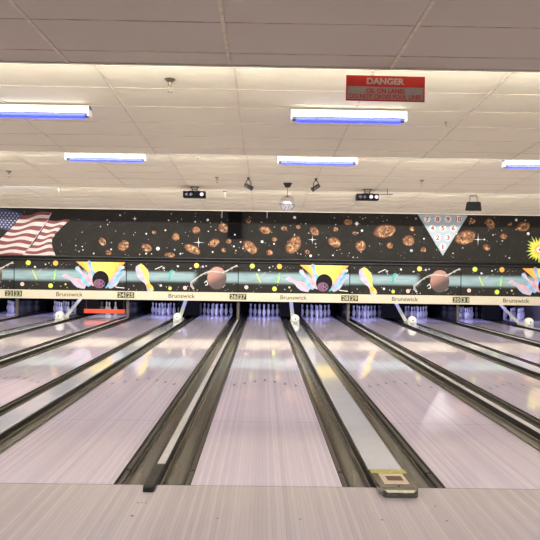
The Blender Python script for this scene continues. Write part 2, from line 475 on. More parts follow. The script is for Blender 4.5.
for n, n1 in LEFTN:
    if n1 == 33: continue
    xa = LANE[n] + LW / 2; xb = LANE[n1] - LW / 2; wide = (xb - xa) > .6
    w = .2245 if wide else .2345
    make_gutter(xa, 1, w, 'dark olive gutter along the right edge of lane %d' % n)
    make_gutter(xb, -1, w, 'dark olive gutter along the left edge of lane %d' % n1)
    c = (xa + xb) / 2; hw = (xb - xa) / 2 - w
    if not wide:
        t = thing('divider_capping', 'narrow divider with pale grey strip between lanes %d and %d' % (n, n1), 'lane divider', (c, 0, 0), group='narrow lane dividers')
        MB().extr([(-hw, -.25), (hw, -.25), (hw, .012), (hw - .004, .022), (-hw + .004, .022), (-hw, .012)], .0, DECK_END, 'cap_dark').build('divider_body', t)
        MB().extr([(-.031, .0222), (.031, .0222), (.028, .028), (-.028, .028)], .42, 16.3, 'cap_strip').build('cap_strip', t)
        nb = MB()
        secs = [(.42, .033, .030), (.1, .036, .034), (-.06, .038, .040), (-.14, .038, .040), (-.17, .032, .034)]
        prof = lambda hw_, z: [(-hw_, .0015), (hw_, .0015), (hw_, z - .008), (hw_ - .008, z), (-hw_ + .008, z), (-hw_, z - .008)]
        vs = []; 
        for y, h_, z in secs: vs += [(x, y, (zz if y < .0 else max(zz, .0225))) for x, zz in prof(h_, z)]
        fs = [(k * 6 + i, k * 6 + (i + 1) % 6, (k + 1) * 6 + (i + 1) % 6, (k + 1) * 6 + i) for k in range(len(secs) - 1) for i in range(6)]
        nb.add(vs, [f[::-1] for f in fs] + [tuple(range(6)), tuple(range(24, 30))[::-1]], 'rubber')
        nb.lathe([(.006, 0), (.006, .0015)], (0, .36, .0335), 'hole', 8)
        nb.build('rubber_end_cap', t, bevel=.004)
    else:
        t = thing('ball_return_track', 'wide pale blue-grey ball return cover between lanes %d and %d' % (n, n1), 'ball return track', (c, 0, 0), group='wide ball return tracks')
        MB().extr([(-hw, -.25), (hw, -.25), (hw, .016), (-hw, .016)], .0, 16.1, 'cap_dark').build('track_body', t)
        MB().extr([(-hw + .010, .0165), (hw - .010, .0165), (hw - .012, .026), (hw - .024, .030), (-hw + .024, .030), (-hw + .012, .026)], .33, 14.9, 'cover').build('track_cover', t, bevel=.002)  # set in so bare dark body edges stand in for side shadow
        nb = MB()
        secs = [(.325, .139, .034), (.0, .139, .046), (-.15, .132, .050), (-.205, .118, .047), (-.228, .100, .034)]
        prof = lambda hw_, z: [(-hw_, .0015), (hw_, .0015), (hw_, z - .012), (hw_ - .012, z), (-hw_ + .012, z), (-hw_, z - .012)]
        vs = []
        for y, h_, z in secs: vs += [(x, y, (zz if y < .0 else max(zz, .018))) for x, zz in prof(h_, z)]
        nb.add(vs, [(k * 6 + i, k * 6 + (i + 1) % 6, (k + 1) * 6 + (i + 1) % 6, (k + 1) * 6 + i)[::-1] for k in range(4) for i in range(6)] + [tuple(range(6)), tuple(range(24, 30))[::-1]], 'nose')
        e = nb.build('end_cap', t, bevel=.009, seg=3)
        s_ = MB(); s_.add([(-.13, .20, .0400), (.13, .20, .0400), (.13, .315, .0358), (-.13, .315, .0358)], [(0, 1, 2, 3)], 'nose_strip'); s_.build('warning_strip', e)
        s_ = MB(); s_.add([(-.085, -.09, .0498), (.09, -.09, .0498), (.09, .19, .0410), (-.085, .19, .0410)], [(0, 1, 2, 3)], 'sticker')
        s_.add([(-.045, .0, .0482), (.065, .0, .0482), (.065, .12, .0440), (-.045, .12, .0440)], [(0, 1, 2, 3)], 'sticker_dark')
        s_.build('label_sticker', e, loc=(0, 0, .0006))
        MB().lathe([(.007, 0), (.007, .003)], (.005, -.13, .0495), 'rubber', 10).build('screw', e)
        # hood at the far end
        h = thing('ball_return_hood', 'white hood and round knob at the pin end between lanes %d and %d' % (n, n1), 'ball return hood', (c, 14.9, 0), group='white ball return hoods')
        q = MB()
        q.add([(-.085, .75, .0305), (.03, .75, .0305), (.03, 2.75, .62), (-.085, 2.75, .62),
               (-.085, .79, .0305), (.03, .79, .0305), (.03, 2.79, .62), (-.085, 2.79, .62)],
              [(0, 1, 2, 3), (7, 6, 5, 4), (0, 4, 5, 1), (3, 2, 6, 7), (0, 3, 7, 4), (1, 5, 6, 2)], 'shroud')
        q.build('sloped_panel', h)
        q = MB(); q.box(-.12, .12, .10, .75, .0165, .10, 'shroud')
        q.build('hood_base', h, bevel=.02)
        q = MB(); q.lathe([(.03, -.14), (.11, -.14), (.125, -.06), (.125, .02), (.105, .07), (.06, .10), (.03, .105)], (.0, .14, .15), 'shroud', 24, axis='y')
        k_ = q.build('round_knob', h)
        MB().lathe([(.022, 0), (.022, .004)], (0, .14 - .105, .15), 'hole', 12, axis='y').build('knob_hole', k_)

# ------------------------------------------------------------------ pin deck: kickbacks, pinsetters, pins
for n in range(22, 32):
    xa = LANE[n] + LW / 2; xb = LANE[n + 1] - LW / 2; wide = (xb - xa) > .6; c = (xa + xb) / 2
    t = thing('kickback', 'dark upright partition beside the pins between lanes %d and %d' % (n, n + 1), 'partition', (c, 17.3 if wide else 16.35, 0), group='dark partitions between the pin decks')
    if wide:
        MB().box(-.355, -.325, .9, 3.4, .0, 1.1, 'kick').box(.325, .355, .9, 3.4, .0, 1.1, 'kick').box(-.325, .325, 1.0, 1.04, .0, 1.1, 'dark').build('side_panel', t)
    else:
        MB().box(-.026, .026, .06, 4.3, .0305, 1.1, 'kick').build('side_panel', t)
        MB().box(-.04, .04, 0, .06, .0305, 1.0, 'kick_edge').build('front_post', t)

pin_prof = [(.026, 0), (.034, .02), (.0497, .057), (.0576, .086), (.0606, .114), (.0579, .149), (.0474, .184), (.0353, .216), (.0295, .238), (.0249, .254), (.0236, .262), (.0238, .274), (.0254, .288), (.0297, .315), (.0323, .343), (.031, .357), (.024, .372), (.010, .380)]
bp = MB(); bp.lathe(pin_prof, (0, 0, 0), 'pin', 20, bands=[(.239, .253, 'pinred')])
pin0 = bp.build('bowling_pin')
POS = [(1, 0, 0), (2, -1, 1), (3, 1, 1), (4, -2, 2), (5, 0, 2), (6, 2, 2), (7, -3, 3), (8, -1, 3), (9, 1, 3), (10, 3, 3)]
WHERE = {1: 'front', 2: 'second row, left', 3: 'second row, right', 4: 'third row, left', 5: 'third row, middle', 6: 'third row, right', 7: 'back row, far left', 8: 'back row, second from left', 9: 'back row, second from right', 10: 'back row, far right'}
first = True
for n in range(22, 33):
    for k, i, r in POS:
        if n == 24 and k not in (7, 4, 8): continue
        o = pin0 if first else pin0.copy()
        if not first: C.objects.link(o)
        first = False
        o.location = (LANE[n] + i * .1524, 18.29 + r * .264, 0)
        nm = 'lane %d' % n if n < 32 else 'the rightmost lane'
        tag(o, 'white bowling pin, %s of the rack on %s' % (WHERE[k], nm), 'bowling pin', 'bowling pins racked on the lanes')
for n in range(22, 33):
    cx = LANE[n]
    nm = 'lane %d' % n if n < 32 else 'the rightmost lane'
    t = thing('pinsetter', 'dark pinsetter housing above the pin deck of %s' % nm + (' with its red sweep bar lowered' if n == 24 else ''), 'pinsetter', (cx, 16.6, 0), group='pinsetters behind the masking')
    b = MB(); b.box(-.5, .5, .35, 3.4, .92, 1.6, 'dark'); b.build('housing', t)
    b = MB(); b.box(-.5, .5, 3.42, 3.46, -.2, .92, 'dark'); b.build('pit_curtain', t)
    if n == 24:
        q = MB(); q.box(-.64, .64, .17, .20, .12, .25, 'rake'); rk = q.build('sweep_bar', t, bevel=.008)
        MB().box(-.60, -.57, .2, .24, .2, 1.2, 'blackmetal').build('sweep_arm', t)
        MB().box(.57, .60, .2, .24, .2, 1.2, 'blackmetal').build('sweep_arm', t)
    # small machine lamp above the pins
    la = bpy.data.lights.new('pin_lamp', 'AREA'); la.shape = 'RECTANGLE'; la.size = .9; la.size_y = .06
    la.energy = 20 if n != 24 else 24; la.color = (.46, .46, 1.) if n != 24 else (1, .95, .95)
    lo = bpy.data.objects.new('pin_lamp', la); C.objects.link(lo)
    lo.location = (cx, 16.75, .90); d = Vector((cx, 18.6, .1)) - lo.location
    lo.rotation_euler = d.to_track_quat('-Z', 'Y').to_euler()

# ------------------------------------------------------------------ masking units
def pinshape(L, W):      # outline of a painted pin, base at origin, pointing to +t
    pr = [(0, .22), (.08, .36), (.28, .5), (.45, .42), (.62, .2), (.72, .17), (.86, .27), (.95, .22), (1, .0)]
    return [(t * L, w * W) for t, w in pr] + [(t * L, -w * W) for t, w in pr[::-1][1:]]
def place(pts, x, z, ang): return [(x + a * math.cos(ang) - c * math.sin(ang), z + a * math.sin(ang) + c * math.cos(ang)) for a, c in pts]
def seg_line(b, pts, w, y, m):
    for (x0, z0), (x1, z1) in zip(pts[:-1], pts[1:]):
        d = math.hypot(x1 - x0, z1 - z0) or 1; nx, nz = -(z1 - z0) / d * w / 2, (x1 - x0) / d * w / 2
        b.poly([(x0 + nx, z0 + nz), (x1 + nx, z1 + nz), (x1 - nx, z1 - nz), (x0 - nx, z0 - nz)], y, m)

UW = PAIR
def art(kind):
    b = MB(); Hh = .86
    b.box(.012, UW - .012, -.004, .02, 0, Hh, 'artA' if kind == 'A' else 'artB')
    r = random.Random(5 if kind == 'A' else 9)
    y = -.0055
    for _ in range(46):
        b.poly(ell(r.uniform(.05, UW - .05), r.choice([r.uniform(.03, .25), r.uniform(.62, .83)]), *([r.choice([.007, .009, .014])] * 2), n=7), y, r.choice(['white', 'white', 'salmon', 'grey']))
    if kind == 'A':
        for x, z, rr, m in ((.42, .80, .075, 'ygreen'), (1.24, .80, .078, 'orange'), (.25, .155, .06, 'salmon'), (1.10, .12, .072, 'ygreen'), (.62, .68, .03, 'white'), (.94, .76, .022, 'white'), (3.27, .70, .05, 'salmon'), (2.78, .11, .045, 'teal'), (1.55, .17, .03, 'yellow')):
            b.poly(ell(x, z, rr, rr, n=14), y, m)
        # light slashes in the beam
        for pts, m in (([(.55, .58), (.62, .42), (.68, .30)], 'ygreen'), ([(.66, .42), (.80, .60)], 'grey'), ([(1.13, .32), (1.20, .52), (1.26, .60)], 'green'), ([(1.2, .3), (1.24, .5)], 'ygreen')):
            seg_line(b, pts, .035, y, m)
        seg_line(b, [(1.45, .42), (1.6, .35), (1.7, .38), (1.8, .28), (1.95, .33)], .03, y, 'white')
        # yellow burst
        b.poly([(1.86, Hh - .005), (3.34, Hh - .005), (3.02, .52), (2.86, .28), (2.42, .28), (2.25, .52)], -.007, 'burst')
        # pins flying on both sides of the ball
        def pp(x, z, L, W, ang, m1, m2, yy):
            b.poly(place(pinshape(L, W), x, z, ang), yy, m1)
            h = [(a, c if c < 0 else c * .1) for a, c in pinshape(L * .98, W)]
            b.poly(place(h, x, z, ang), yy - .001, m2)
        pp(2.15, .10, .78, .27, math.radians(152), 'lilac', 'pink', -.008)
        pp(2.30, .14, .72, .26, math.radians(128), 'sky', 'pink', -.0095)
        pp(2.42, .14, .78, .27, math.radians(104), 'pink', 'sky', -.011)
        pp(2.84, .10, .70, .26, math.radians(44), 'sky', 'lilac', -.008)
        pp(2.94, .20, .62, .22, math.radians(62), 'pink', 'sky', -.0095)
        b.poly(ell(2.60, .32, .25, .27, n=26), -.013, 'ball')
        b.poly(ell(2.56, .20, .17, .14, n=18), -.0145, 'purple')
        for hx, hz in ((2.62, .26), (2.68, .20), (2.62, .14)): b.poly(ell(hx, hz, .022, .03, n=10), -.0155, 'frame')
        seg_line(b, [(3.05, .11), (3.2, .09), (3.32, .08)], .022, y, 'white')
    else:
        b.poly(place([(-a, c) for a, c in pinshape(-.92, .36)], .77, .10, math.radians(117)) if 0 else place(pinshape(.92, .38), .36, .78, math.radians(-63)), -.008, 'lilac')
        h = [(a, c if c > 0 else c * .0) for a, c in pinshape(.90, .36)]
        b.poly(place([(a, c) for a, c in h], .36, .78, math.radians(-63)), -.0095, 'yellow')
        b.poly(place([(.62, .05), (.78, .06), (.78, -.06), (.62, -.06)], .36, .78, math.radians(-63)), -.0105, 'orange')
        b.poly(place(pinshape(.34, .16), 1.40, .64, math.radians(-112)), -.008, 'teal')
        b.poly(place([(.0, .06), (.2, .03), (.2, -.02), (.0, -.0)], 1.42, .62, math.radians(-112)), -.0092, 'diagram')
        for x, z, rr, m in ((2.11, .79, .075, 'yellow'), (1.32, .09, .055, 'ygreen'), (1.77, .11, .062, 'salmon'), (1.04, .17, .035, 'white'), (1.12, .70, .04, 'grey'), (1.55, .76, .03, 'white'), (2.30, .76, .035, 'lilac'), (2.40, .78, .025, 'lilac'), (1.92, .70, .02, 'white')):
            b.poly(ell(x, z, rr, rr, n=14), y, m)
        seg_line(b, [(.86, .66), (1.0, .72), (1.08, .76)], .02, y, 'white')
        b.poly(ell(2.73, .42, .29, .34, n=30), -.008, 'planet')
        strand = [(2.02, .10), (1.95, .17), (1.95, .28), (2.10, .40), (2.25, .50), (2.38, .58), (2.52, .62), (2.70, .61), (2.90, .60), (3.05, .66), (3.16, .72), (3.34, .82)]
        seg_line(b, strand, .028, -.0095, 'flagwhite')
        seg_line(b, [(x + .03, z + .045 * math.sin(i * 2.1)) for i, (x, z) in enumerate(strand)], .018, -.0105, 'grey')
        for i in range(0, len(strand), 2):
            x, z = strand[i]; b.poly(ell(x, z, .035, .03, n=8), -.011, 'grey')
        seg_line(b, [(2.35, .27), (2.42, .34), (2.46, .22), (2.38, .20)], .02, -.0095, 'white')
    return b

def masking_unit(kind, n, x0, label):
    t = thing('masking_unit', label, 'masking unit', (x0, MY, .585), group='masking units above the pins')
    a = art(kind).build('artwork_panel', t, loc=(0, 0, .27))
    f = MB()
    f.box(0, UW, .0, .05, 1.135, 1.165, 'frame'); f.box(0, .012, -.008, .05, .25, 1.135, 'frame'); f.box(UW - .012, UW, -.008, .05, .25, 1.135, 'frame')
    f.box(0, UW, .02, .05, 0, 1.135, 'frame')
    f.build('frame', t)
    r = MB(); r.extr([(0, 0)] * 0 or [(0, 0), (1, 0), (1, 1), (0, 1)], 0, 1, 'ledge') if 0 else None
    r.box(.003, UW - .003, -.03, .10, 1.165, 1.205, 'ledge'); r.box(.003, UW - .003, .0, .10, 1.205, 1.265, 'frame'); r.box(.003, UW - .003, -.02, .10, 1.265, 1.30, 'ledge')
    r.build('top_rail', t, bevel=.006)
    c = MB(); c.box(.004, UW - .004, -.03, .019, 0, .262, 'cream'); band = c.build('name_band', t, bevel=.006)
    s = MB(); add_text(s, 'Brunswick', 1.68, -.0312, .075, .125, 'creamtxt', width=.80, bold=.014); s.build('lettering', band)
    for num, cx in ((n, .135), (n + 1, UW - .135)):
        p = MB(); p.box(cx - .118, cx + .118, -.036, -.0305, .055, .225, 'numplate'); pl = p.build('number_plate', t)
        d = MB(); add_text(d, str(num), cx, -.0372, .075, .13, 'numdigit', width=.19, bold=.02); d.build('number', pl)
    return t
ULAB = {21: 'leftmost masking unit, cut by the left edge, numbered 22 at its right end',
        23: 'masking unit numbered 23 and 24 with a painted ball bursting through pins',
        25: 'masking unit numbered 25 and 26 with a painted yellow pin and rosy planet',
        27: 'masking unit numbered 27 and 28 with a painted ball bursting through pins',
        29: 'masking unit numbered 29 and 30 with a painted yellow pin and rosy planet',
        31: 'rightmost masking unit, numbered 31 at its left, cut by the right edge'}
for n in (21, 23, 25, 27, 29, 31):
    x0 = LANE[n] - LW / 2 - NAR / 2
    masking_unit('A' if n % 4 == 3 else 'B', n, x0, ULAB[n])

# ------------------------------------------------------------------ mural above
WY = 16.20
def MP(px, py):       # mural sketch grid (30 mm squares) to wall metres
    return (-8.043 + .0304 * px + .00048 * (py - 207), 3.331 - .03027 * (py - 207) + .00047 * px)
S = .0304
mur = thing('space_mural', 'long black painted mural of asteroids and stars above the masking units', 'mural', (0, WY, 0))
b = MB(); b.box(XL + .01, XR - .01, 0, .0398, 1.86, 3.37, 'space')
r = random.Random(3)
for _ in range(190):
    q = r.choice([.009, .012, .012, .018, .026])
    x = r.uniform(-7.9, 9.2) if 0 else r.uniform(-6.2, 9.2)
    b.poly(ell(x, r.uniform(1.95, 3.25), q, q, n=7), -.0015, r.choice(['white', 'white', 'grey', 'salmon']))
def sparkle(px, py, L, w, core=.03, m='white'):
    x, z = MP(px, py); w *= .55; L *= .9
    b.poly([(x - L, z), (x, z + w), (x + L, z), (x, z - w)], -.002, m); b.poly([(x, z - L), (x + w, z), (x, z + L), (x - w, z)], -.0025, m)
    b.poly(ell(x, z, core, core, n=12), -.003, m)
for a in ((134, 218.7, .10, .012), (197.5, 242.5, .20, .016), (311.3, 239.7, .16, .015), (355.8, 223.7, .12, .013, .05), (477.5, 239.7, .22, .014), (157, 248.7, .06, .02, .055), (206.7, 220, .05, .01, .04), (293.5, 217.5, .05, .01, .04), (309.5, 256, .05, .01, .04), (261, 241.8, .05, .01, .04), (528, 233.8, .05, .01, .045), (516, 220, .07, .01, .04), (361, 230.7, .05, .01, .035)):
    sparkle(*a)
sparkle(410.5, 250.8, .06, .012, .045, 'diagram')
b.build('mural_board', mur)
AST = [(101.7, 241.7, 3.5, 4.5, 30), (122.5, 245.8, 6.3, 4.5, 35), (107.5, 252.5, 3, 2.6, 0), (145.8, 247.8, 5.8, 4, -20), (153, 232.2, 2.3, 2, -20), (174.7, 236.7, 3.6, 4.2, 0), (168.7, 255.0, 5.5, 2.6, 0),
       (195, 230, 4, 3.7, 10), (191.3, 249.2, 8.8, 4.3, -25), (213, 242.8, 5.7, 4, 30), (227.5, 241.3, 3.1, 2.7, 0), (222.5, 250, 2.5, 2.3, 0), (222.2, 227.8, 5.6, 4.8, -30), (247, 220.8, 2.6, 2.6, 0),
       (264, 230, 6, 4, -10), (249.2, 247.5, 8.4, 5.2, -42), (268.3, 252.5, 3.2, 3, 0), (282.8, 228.3, 3.3, 2.3, 0), (297, 226.7, 2.3, 2, 0), (273.3, 239.2, 2.7, 2.2, 0), (292.2, 245, 10.2, 6.6, 58), (313.3, 231.3, 5.3, 4, -45),
       (334.2, 229.2, 2.8, 2.4, 0), (347, 222, 4.7, 3.1, 0), (333.3, 242.5, 7, 4.9, -28), (305.8, 252, 2.6, 2.4, 0), (353.3, 233.3, 2.4, 2, 0), (359.5, 246, 5.6, 5.4, 70), (384.2, 230.8, 11.8, 6.8, 12), (410.8, 228.8, 2.8, 2.5, -30),
       (407.5, 240.8, 6.3, 5.7, 0), (388.7, 245.5, 3.4, 3.3, 0), (422.2, 249.7, 3, 2.4, 30), (471.3, 221.2, 3.4, 2.6, 0), (489.7, 223.7, 5.9, 4.2, -58), (509.5, 223.7, 2.8, 1.5, 30), (523, 226.7, 7.2, 4.8, 15), (464.7, 237.5, 11, 7.2, 17), (503, 236.3, 3.6, 2.9, 0), (485.8, 247.5, 3.8, 3.4, -30)]
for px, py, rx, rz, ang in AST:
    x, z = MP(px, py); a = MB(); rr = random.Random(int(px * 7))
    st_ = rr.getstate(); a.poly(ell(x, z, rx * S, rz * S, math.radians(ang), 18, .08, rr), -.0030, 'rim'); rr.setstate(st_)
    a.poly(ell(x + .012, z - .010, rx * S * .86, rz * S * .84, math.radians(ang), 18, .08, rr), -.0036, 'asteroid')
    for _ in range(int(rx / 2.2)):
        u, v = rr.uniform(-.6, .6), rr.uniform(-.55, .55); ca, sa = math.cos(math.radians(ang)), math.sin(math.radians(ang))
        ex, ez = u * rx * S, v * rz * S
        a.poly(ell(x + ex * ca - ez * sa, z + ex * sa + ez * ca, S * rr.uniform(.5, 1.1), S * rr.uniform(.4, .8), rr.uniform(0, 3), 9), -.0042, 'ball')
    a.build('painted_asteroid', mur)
# painted sun at the right
sx, sz = MP(539, 250); s = MB(); rr = random.Random(2)
for L, m, yy, k in ((.47, 'ygreen', -.004, 22), (.38, 'yellow', -.005, 18), (.22, 'orange', -.006, 12)):
    s.poly([(sx + (L * rr.uniform(.75, 1.05) if i % 2 else L * .5) * math.cos(PI * i / k), sz + (L * rr.uniform(.75, 1.05) if i % 2 else L * .5) * math.sin(PI * i / k)) for i in range(2 * k)], yy, m)
s.poly(ell(sx, sz, .085, .085), -.007, 'white'); s.poly(ell(sx + .01, sz, .03, .03), -.0075, 'flagred')
s.build('painted_sun', mur)
# painted flag at the left (sketch units: sixths of a square)
def FP(u, v): return MP(u / 6, 200 + v / 6)
fl = MB()
def lerp(P, t):
    n = len(P) - 1; k = min(int(t * n), n - 1); f = t * n - k
    return (P[k][0] * (1 - f) + P[k + 1][0] * f, P[k][1] * (1 - f) + P[k + 1][1] * f)
def sweep(L, R, nb, amp, wav, y, red0=True, ph=0):
    N = 16
    for i in range(nb):
        top = []; bot = []
        for j in range(N + 1):
            s_ = j / N
            for lst, t_ in ((top, i / nb), (bot, (i + 1) / nb)):
                a, c = lerp(L, t_), lerp(R, t_)
                w = amp * math.sin(wav * s_ * 2 * PI + ph) * (4 * s_ * (1 - s_)) ** .5 if 0 < s_ < 1 else 0
                lst.append(FP(a[0] + (c[0] - a[0]) * s_, a[1] + (c[1] - a[1]) * s_ + w))
        m = 'flagred' if (i % 2 == 0) == red0 else 'flagwhite'
        for j in range(N):
            fl.poly([top[j], top[j + 1], bot[j + 1], bot[j]], y, m)
sweep([(285, 120), (265, 160), (235, 205), (205, 255), (165, 300), (135, 335)], [(418, 120), (370, 160), (330, 205), (308, 240), (310, 280), (332, 337)], 12, 8, .8, -.0035)
sweep([(120, 90), (85, 150), (40, 195), (0, 235), (-60, 290), (-140, 350)], [(312, 72), (285, 120), (235, 190), (200, 245), (165, 295), (135, 338)], 13, 9, 1.0, -.005, ph=.4)
seg_line(fl, [FP(305, 80), FP(285, 120), FP(235, 190), FP(200, 245), FP(165, 295), FP(137, 330)], .018, -.0055, 'pink')
fl.poly([FP(*p) for p in ((-420, 30), (-250, 55), (-60, 48), (40, 58), (137, 82), (112, 112), (75, 155), (50, 182), (30, 178), (0, 170), (-90, 190), (-300, 160), (-430, 180))], -.006, 'flagblue')
sweep([(-430, 180), (-430, 350)], [(0, 172), (-60, 350)], 5, 10, 1.2, -.0052, red0=False)
def inpoly(p, P):
    c = False
    for i in range(len(P)):
        (x0, y0), (x1, y1) = P[i - 1], P[i]
        if (y0 > p[1]) != (y1 > p[1]) and p[0] < (x1 - x0) * (p[1] - y0) / (y1 - y0) + x0: c = not c
    return c
CN = [(-420, 38), (-250, 63), (-60, 56), (40, 66), (128, 85), (108, 108), (72, 150), (48, 174), (30, 170), (0, 162), (-90, 182), (-300, 152), (-430, 172)]
for i in range(-20, 7):
    for j in range(0, 12):
        u = i * 22 + (j % 2) * 11; v = 62 + j * 14 + u * .06
        if inpoly((u, v), CN):
            x, z = FP(u, v); rad = .030
            fl.poly([(x + (rad if q % 2 == 0 else rad * .45) * math.sin(q * PI / 5), z + (rad if q % 2 == 0 else rad * .45) * math.cos(q * PI / 5)) for q in range(10)], -.0068, 'flagwhite')
fl.build('painted_flag', mur)

# pin indicator triangle
t = thing('pin_diagram', 'pale triangular board showing the ten numbered pin spots', 'sign', (5.37, WY - .03, 0))
x0, z0 = MP(417, 214.5); x1, z1 = MP(467, 215.5); x2, z2 = MP(441.8, 256)
b = MB(); P3 = [(x0 - 5.37, z0), (x1 - 5.37, z1), (x2 - 5.37, z2)]
b.add([(x, 0, z) for x, z in P3] + [(x, .025, z) for x, z in P3], [(0, 2, 1), (3, 4, 5), (0, 1, 4, 3), (1, 2, 5, 4), (2, 0, 3, 5)], 'diagram'); b.build('board', t)
for row, (py, px0, nums) in enumerate(((219.2, 426.3, '7 8 9 10'), (228.3, 431.4, '4 5 6'), (237.8, 436.6, '2 3'), (247, 441.8, '1'))):
    for i, nm in enumerate(nums.split()):
        x, z = MP(px0 + 10.4 * i, py); x -= 5.37
        d = MB(); d.poly(ell(x, z, .10, .10, n=24), -.004, 'white'); dd = d.build('pin_spot', t)
        q = MB(); add_text(q, nm, x, -.007, z - .075, .15, 'redtxt', width=(.05 if nm == '1' else .11 if len(nm) == 1 else .17), bold=.035); q.build('numeral', dd)

# small white hooks and PA speaker on the mural
for i, (px, lab) in enumerate(((221, 'small white bracket on the mural just left of the wall speaker'), (266, 'small white bracket on the mural right of the wall speaker'))):
    x, z = MP(px, 214)
    h = MB(); h.box(-.007, .007, -.04, .0, -.12, .10, 'white'); h.box(-.04, .04, -.04, 0, .088, .10, 'white')
    tag(h.build('wall_bracket', loc=(x, WY - .002, z)), lab, 'bracket', 'white brackets on the mural')
t = thing('wall_speaker', 'tall black speaker cabinet mounted high on the mural', 'speaker', (-.91, 16.18, 2.50))
MB().box(-.215, .215, -.26, 0, 0, .80, 'blackbox').build('cabinet', t, bevel=.012)
MB().box(-.185, .185, -.268, -.261, .04, .76, 'grille').build('grille', t)
MB().lathe([(.022, 0), (.022, .006)], (0, -.268, .085), 'lens', 12, axis='y').build('badge', t)

# ------------------------------------------------------------------ ceiling fixtures
def sec_z(y):
    for y0, y1, z0, z1, _ in SEC:
        if y0 <= y < y1: return z0 + (z1 - z0) * (y - y0) / (y1 - y0)
    return 3.05
def light_fixture():
    t = thing('strip_light', '', 'strip light')
    b = MB(); b.box(-.61, .61, -.065, .075, -.03, 0.0, 'fixture')
    b.box(-.61, -.595, -.068, .078, -.108, 0.0, 'fixture'); b.box(.595, .61, -.068, .078, -.108, 0.0, 'fixture')
    b.build('housing', t, bevel=.003)
    a = MB(); a.tube((-.592, -.042, -.046), (.592, -.042, -.046), .020, 'tubew_added', 12); a.build('added_white_tube', t)
    for yy in (.0,):
        a = MB(); a.tube((-.55, .012, -.093), (.55, .012, -.093), .028, 'tubeb', 12)
        a.tube((-.592, .012, -.088), (-.55, .012, -.088), .022, 'tubeend', 12); a.tube((.55, .012, -.088), (.592, .012, -.088), .022, 'tubeend', 12)
        a.build('blue_tube', t)
    for x in (-.34, .25): MB().box(x - .006, x + .006, -.07, .06, -.075, -.03, 'fixture').build('tube_clip', t)
    return t
proto = light_fixture(); used = False
FX = [(0.83, 2.48, 3.195, 'nearest strip light right of centre, beside the danger sign'), (-2.50, 2.48, 3.195, 'nearest strip light at the left edge, blue tube below white'),
      (-2.48, 5.80, 3.262, 'far strip light on the left, above the left asteroids'), (.76, 5.80, 3.262, 'far strip light in the middle, above the mirror ball'), (4.24, 5.80, 3.262, 'far strip light at the right edge of the photo')]
for x, y, z, lab in FX:
    o = proto if not used else dup(proto, (0, 0, 0)); used = True
    o.location = (x, y, z); o['label'] = lab; o['group'] = 'blue and white strip lights'
    

def make_sprinkler(nm, x, y, z, sc, lab):
    t = thing('fire_sprinkler', lab, 'fire sprinkler', (x, y, z), group='ceiling fire sprinklers'); t.scale = (sc,) * 3
    MB().lathe([(.008, -.030), (.026, -.026), (.048, -.004), (.050, .0)], (0, 0, 0), 'brass', 18).build('escutcheon', t)
    MB().tube((0, 0, -.02), (0, 0, -.06), .013, 'brass').tube((-.012, 0, -.055), (-.016, 0, -.085), .004, 'brass', 6).tube((.012, 0, -.055), (.016, 0, -.085), .004, 'brass', 6).tube((-.016, 0, -.085), (0, 0, -.105), .004, 'brass', 6).tube((.016, 0, -.085), (0, 0, -.105), .004, 'brass', 6).build('sprinkler_body', t)
    MB().lathe([(.005, -.112), (.020, -.110), (.020, -.107), (.005, -.105)], (0, 0, 0), 'brass', 12).build('deflector', t)
for x, y, sc, lab in ((-.935, 1.598, 1.15, 'largest and nearest sprinkler, left of the danger sign'), (1.97, 2.885, .5, 'small round sprinkler head right of the near strip light'),
                      (-1.067, 5.744, 1.0, 'sprinkler in front of the left scanner light'), (3.165, 5.574, 1.1, 'sprinkler left of the rightmost strip light'), (-4.565, 7.453, 1.1, 'sprinkler at the far left above the flag'),
                      (-.906, 7.698, 1.0, 'sprinkler just left of the left spotlight'), (-4.468, 10.114, 1.1, 'far sprinkler above the flag tip'), (-.905, 10.285, 1.1, 'far sprinkler above the wall speaker'), (2.804, 7.671, 1.0, 'sprinkler between the right scanner light and the black flood lamp')):
    make_sprinkler('s', x, y, sec_z(y) + .004, sc, lab)

def spotlight(x, y, ang, lab):
    z = sec_z(y)
    t = thing('ceiling_spotlight', lab, 'spotlight', (x, y, z), group='small black ceiling spotlights')
    MB().tube((0, 0, 0), (0, 0, -.05), .022, 'blackmetal').build('mount', t)
    MB().tube((0, 0, -.04), (-.045, 0, -.09), .008, 'blackmetal', 6).tube((-.045, 0, -.09), (-.05, 0, -.17), .008, 'blackmetal', 6).tube((0, 0, -.04), (.045, 0, -.09), .008, 'blackmetal', 6).tube((.045, 0, -.09), (.05, 0, -.17), .008, 'blackmetal', 6).build('yoke', t)
    c = Vector((0, 0, -.17)); d = Vector((math.cos(ang), -.25, math.sin(ang))).normalized()
    MB().tube(c - d * .075, c + d * .06, .036, 'blackmetal', 14).tube(c + d * .06, c + d * .085, .036, 'blackmetal', 14, r1=.046).build('lamp_body', t)
spotlight(-.335, 7.65, math.radians(-30), 'black spotlight left of the mirror ball')
spotlight(.882, 7.64, math.radians(215), 'black spotlight right of the mirror ball')

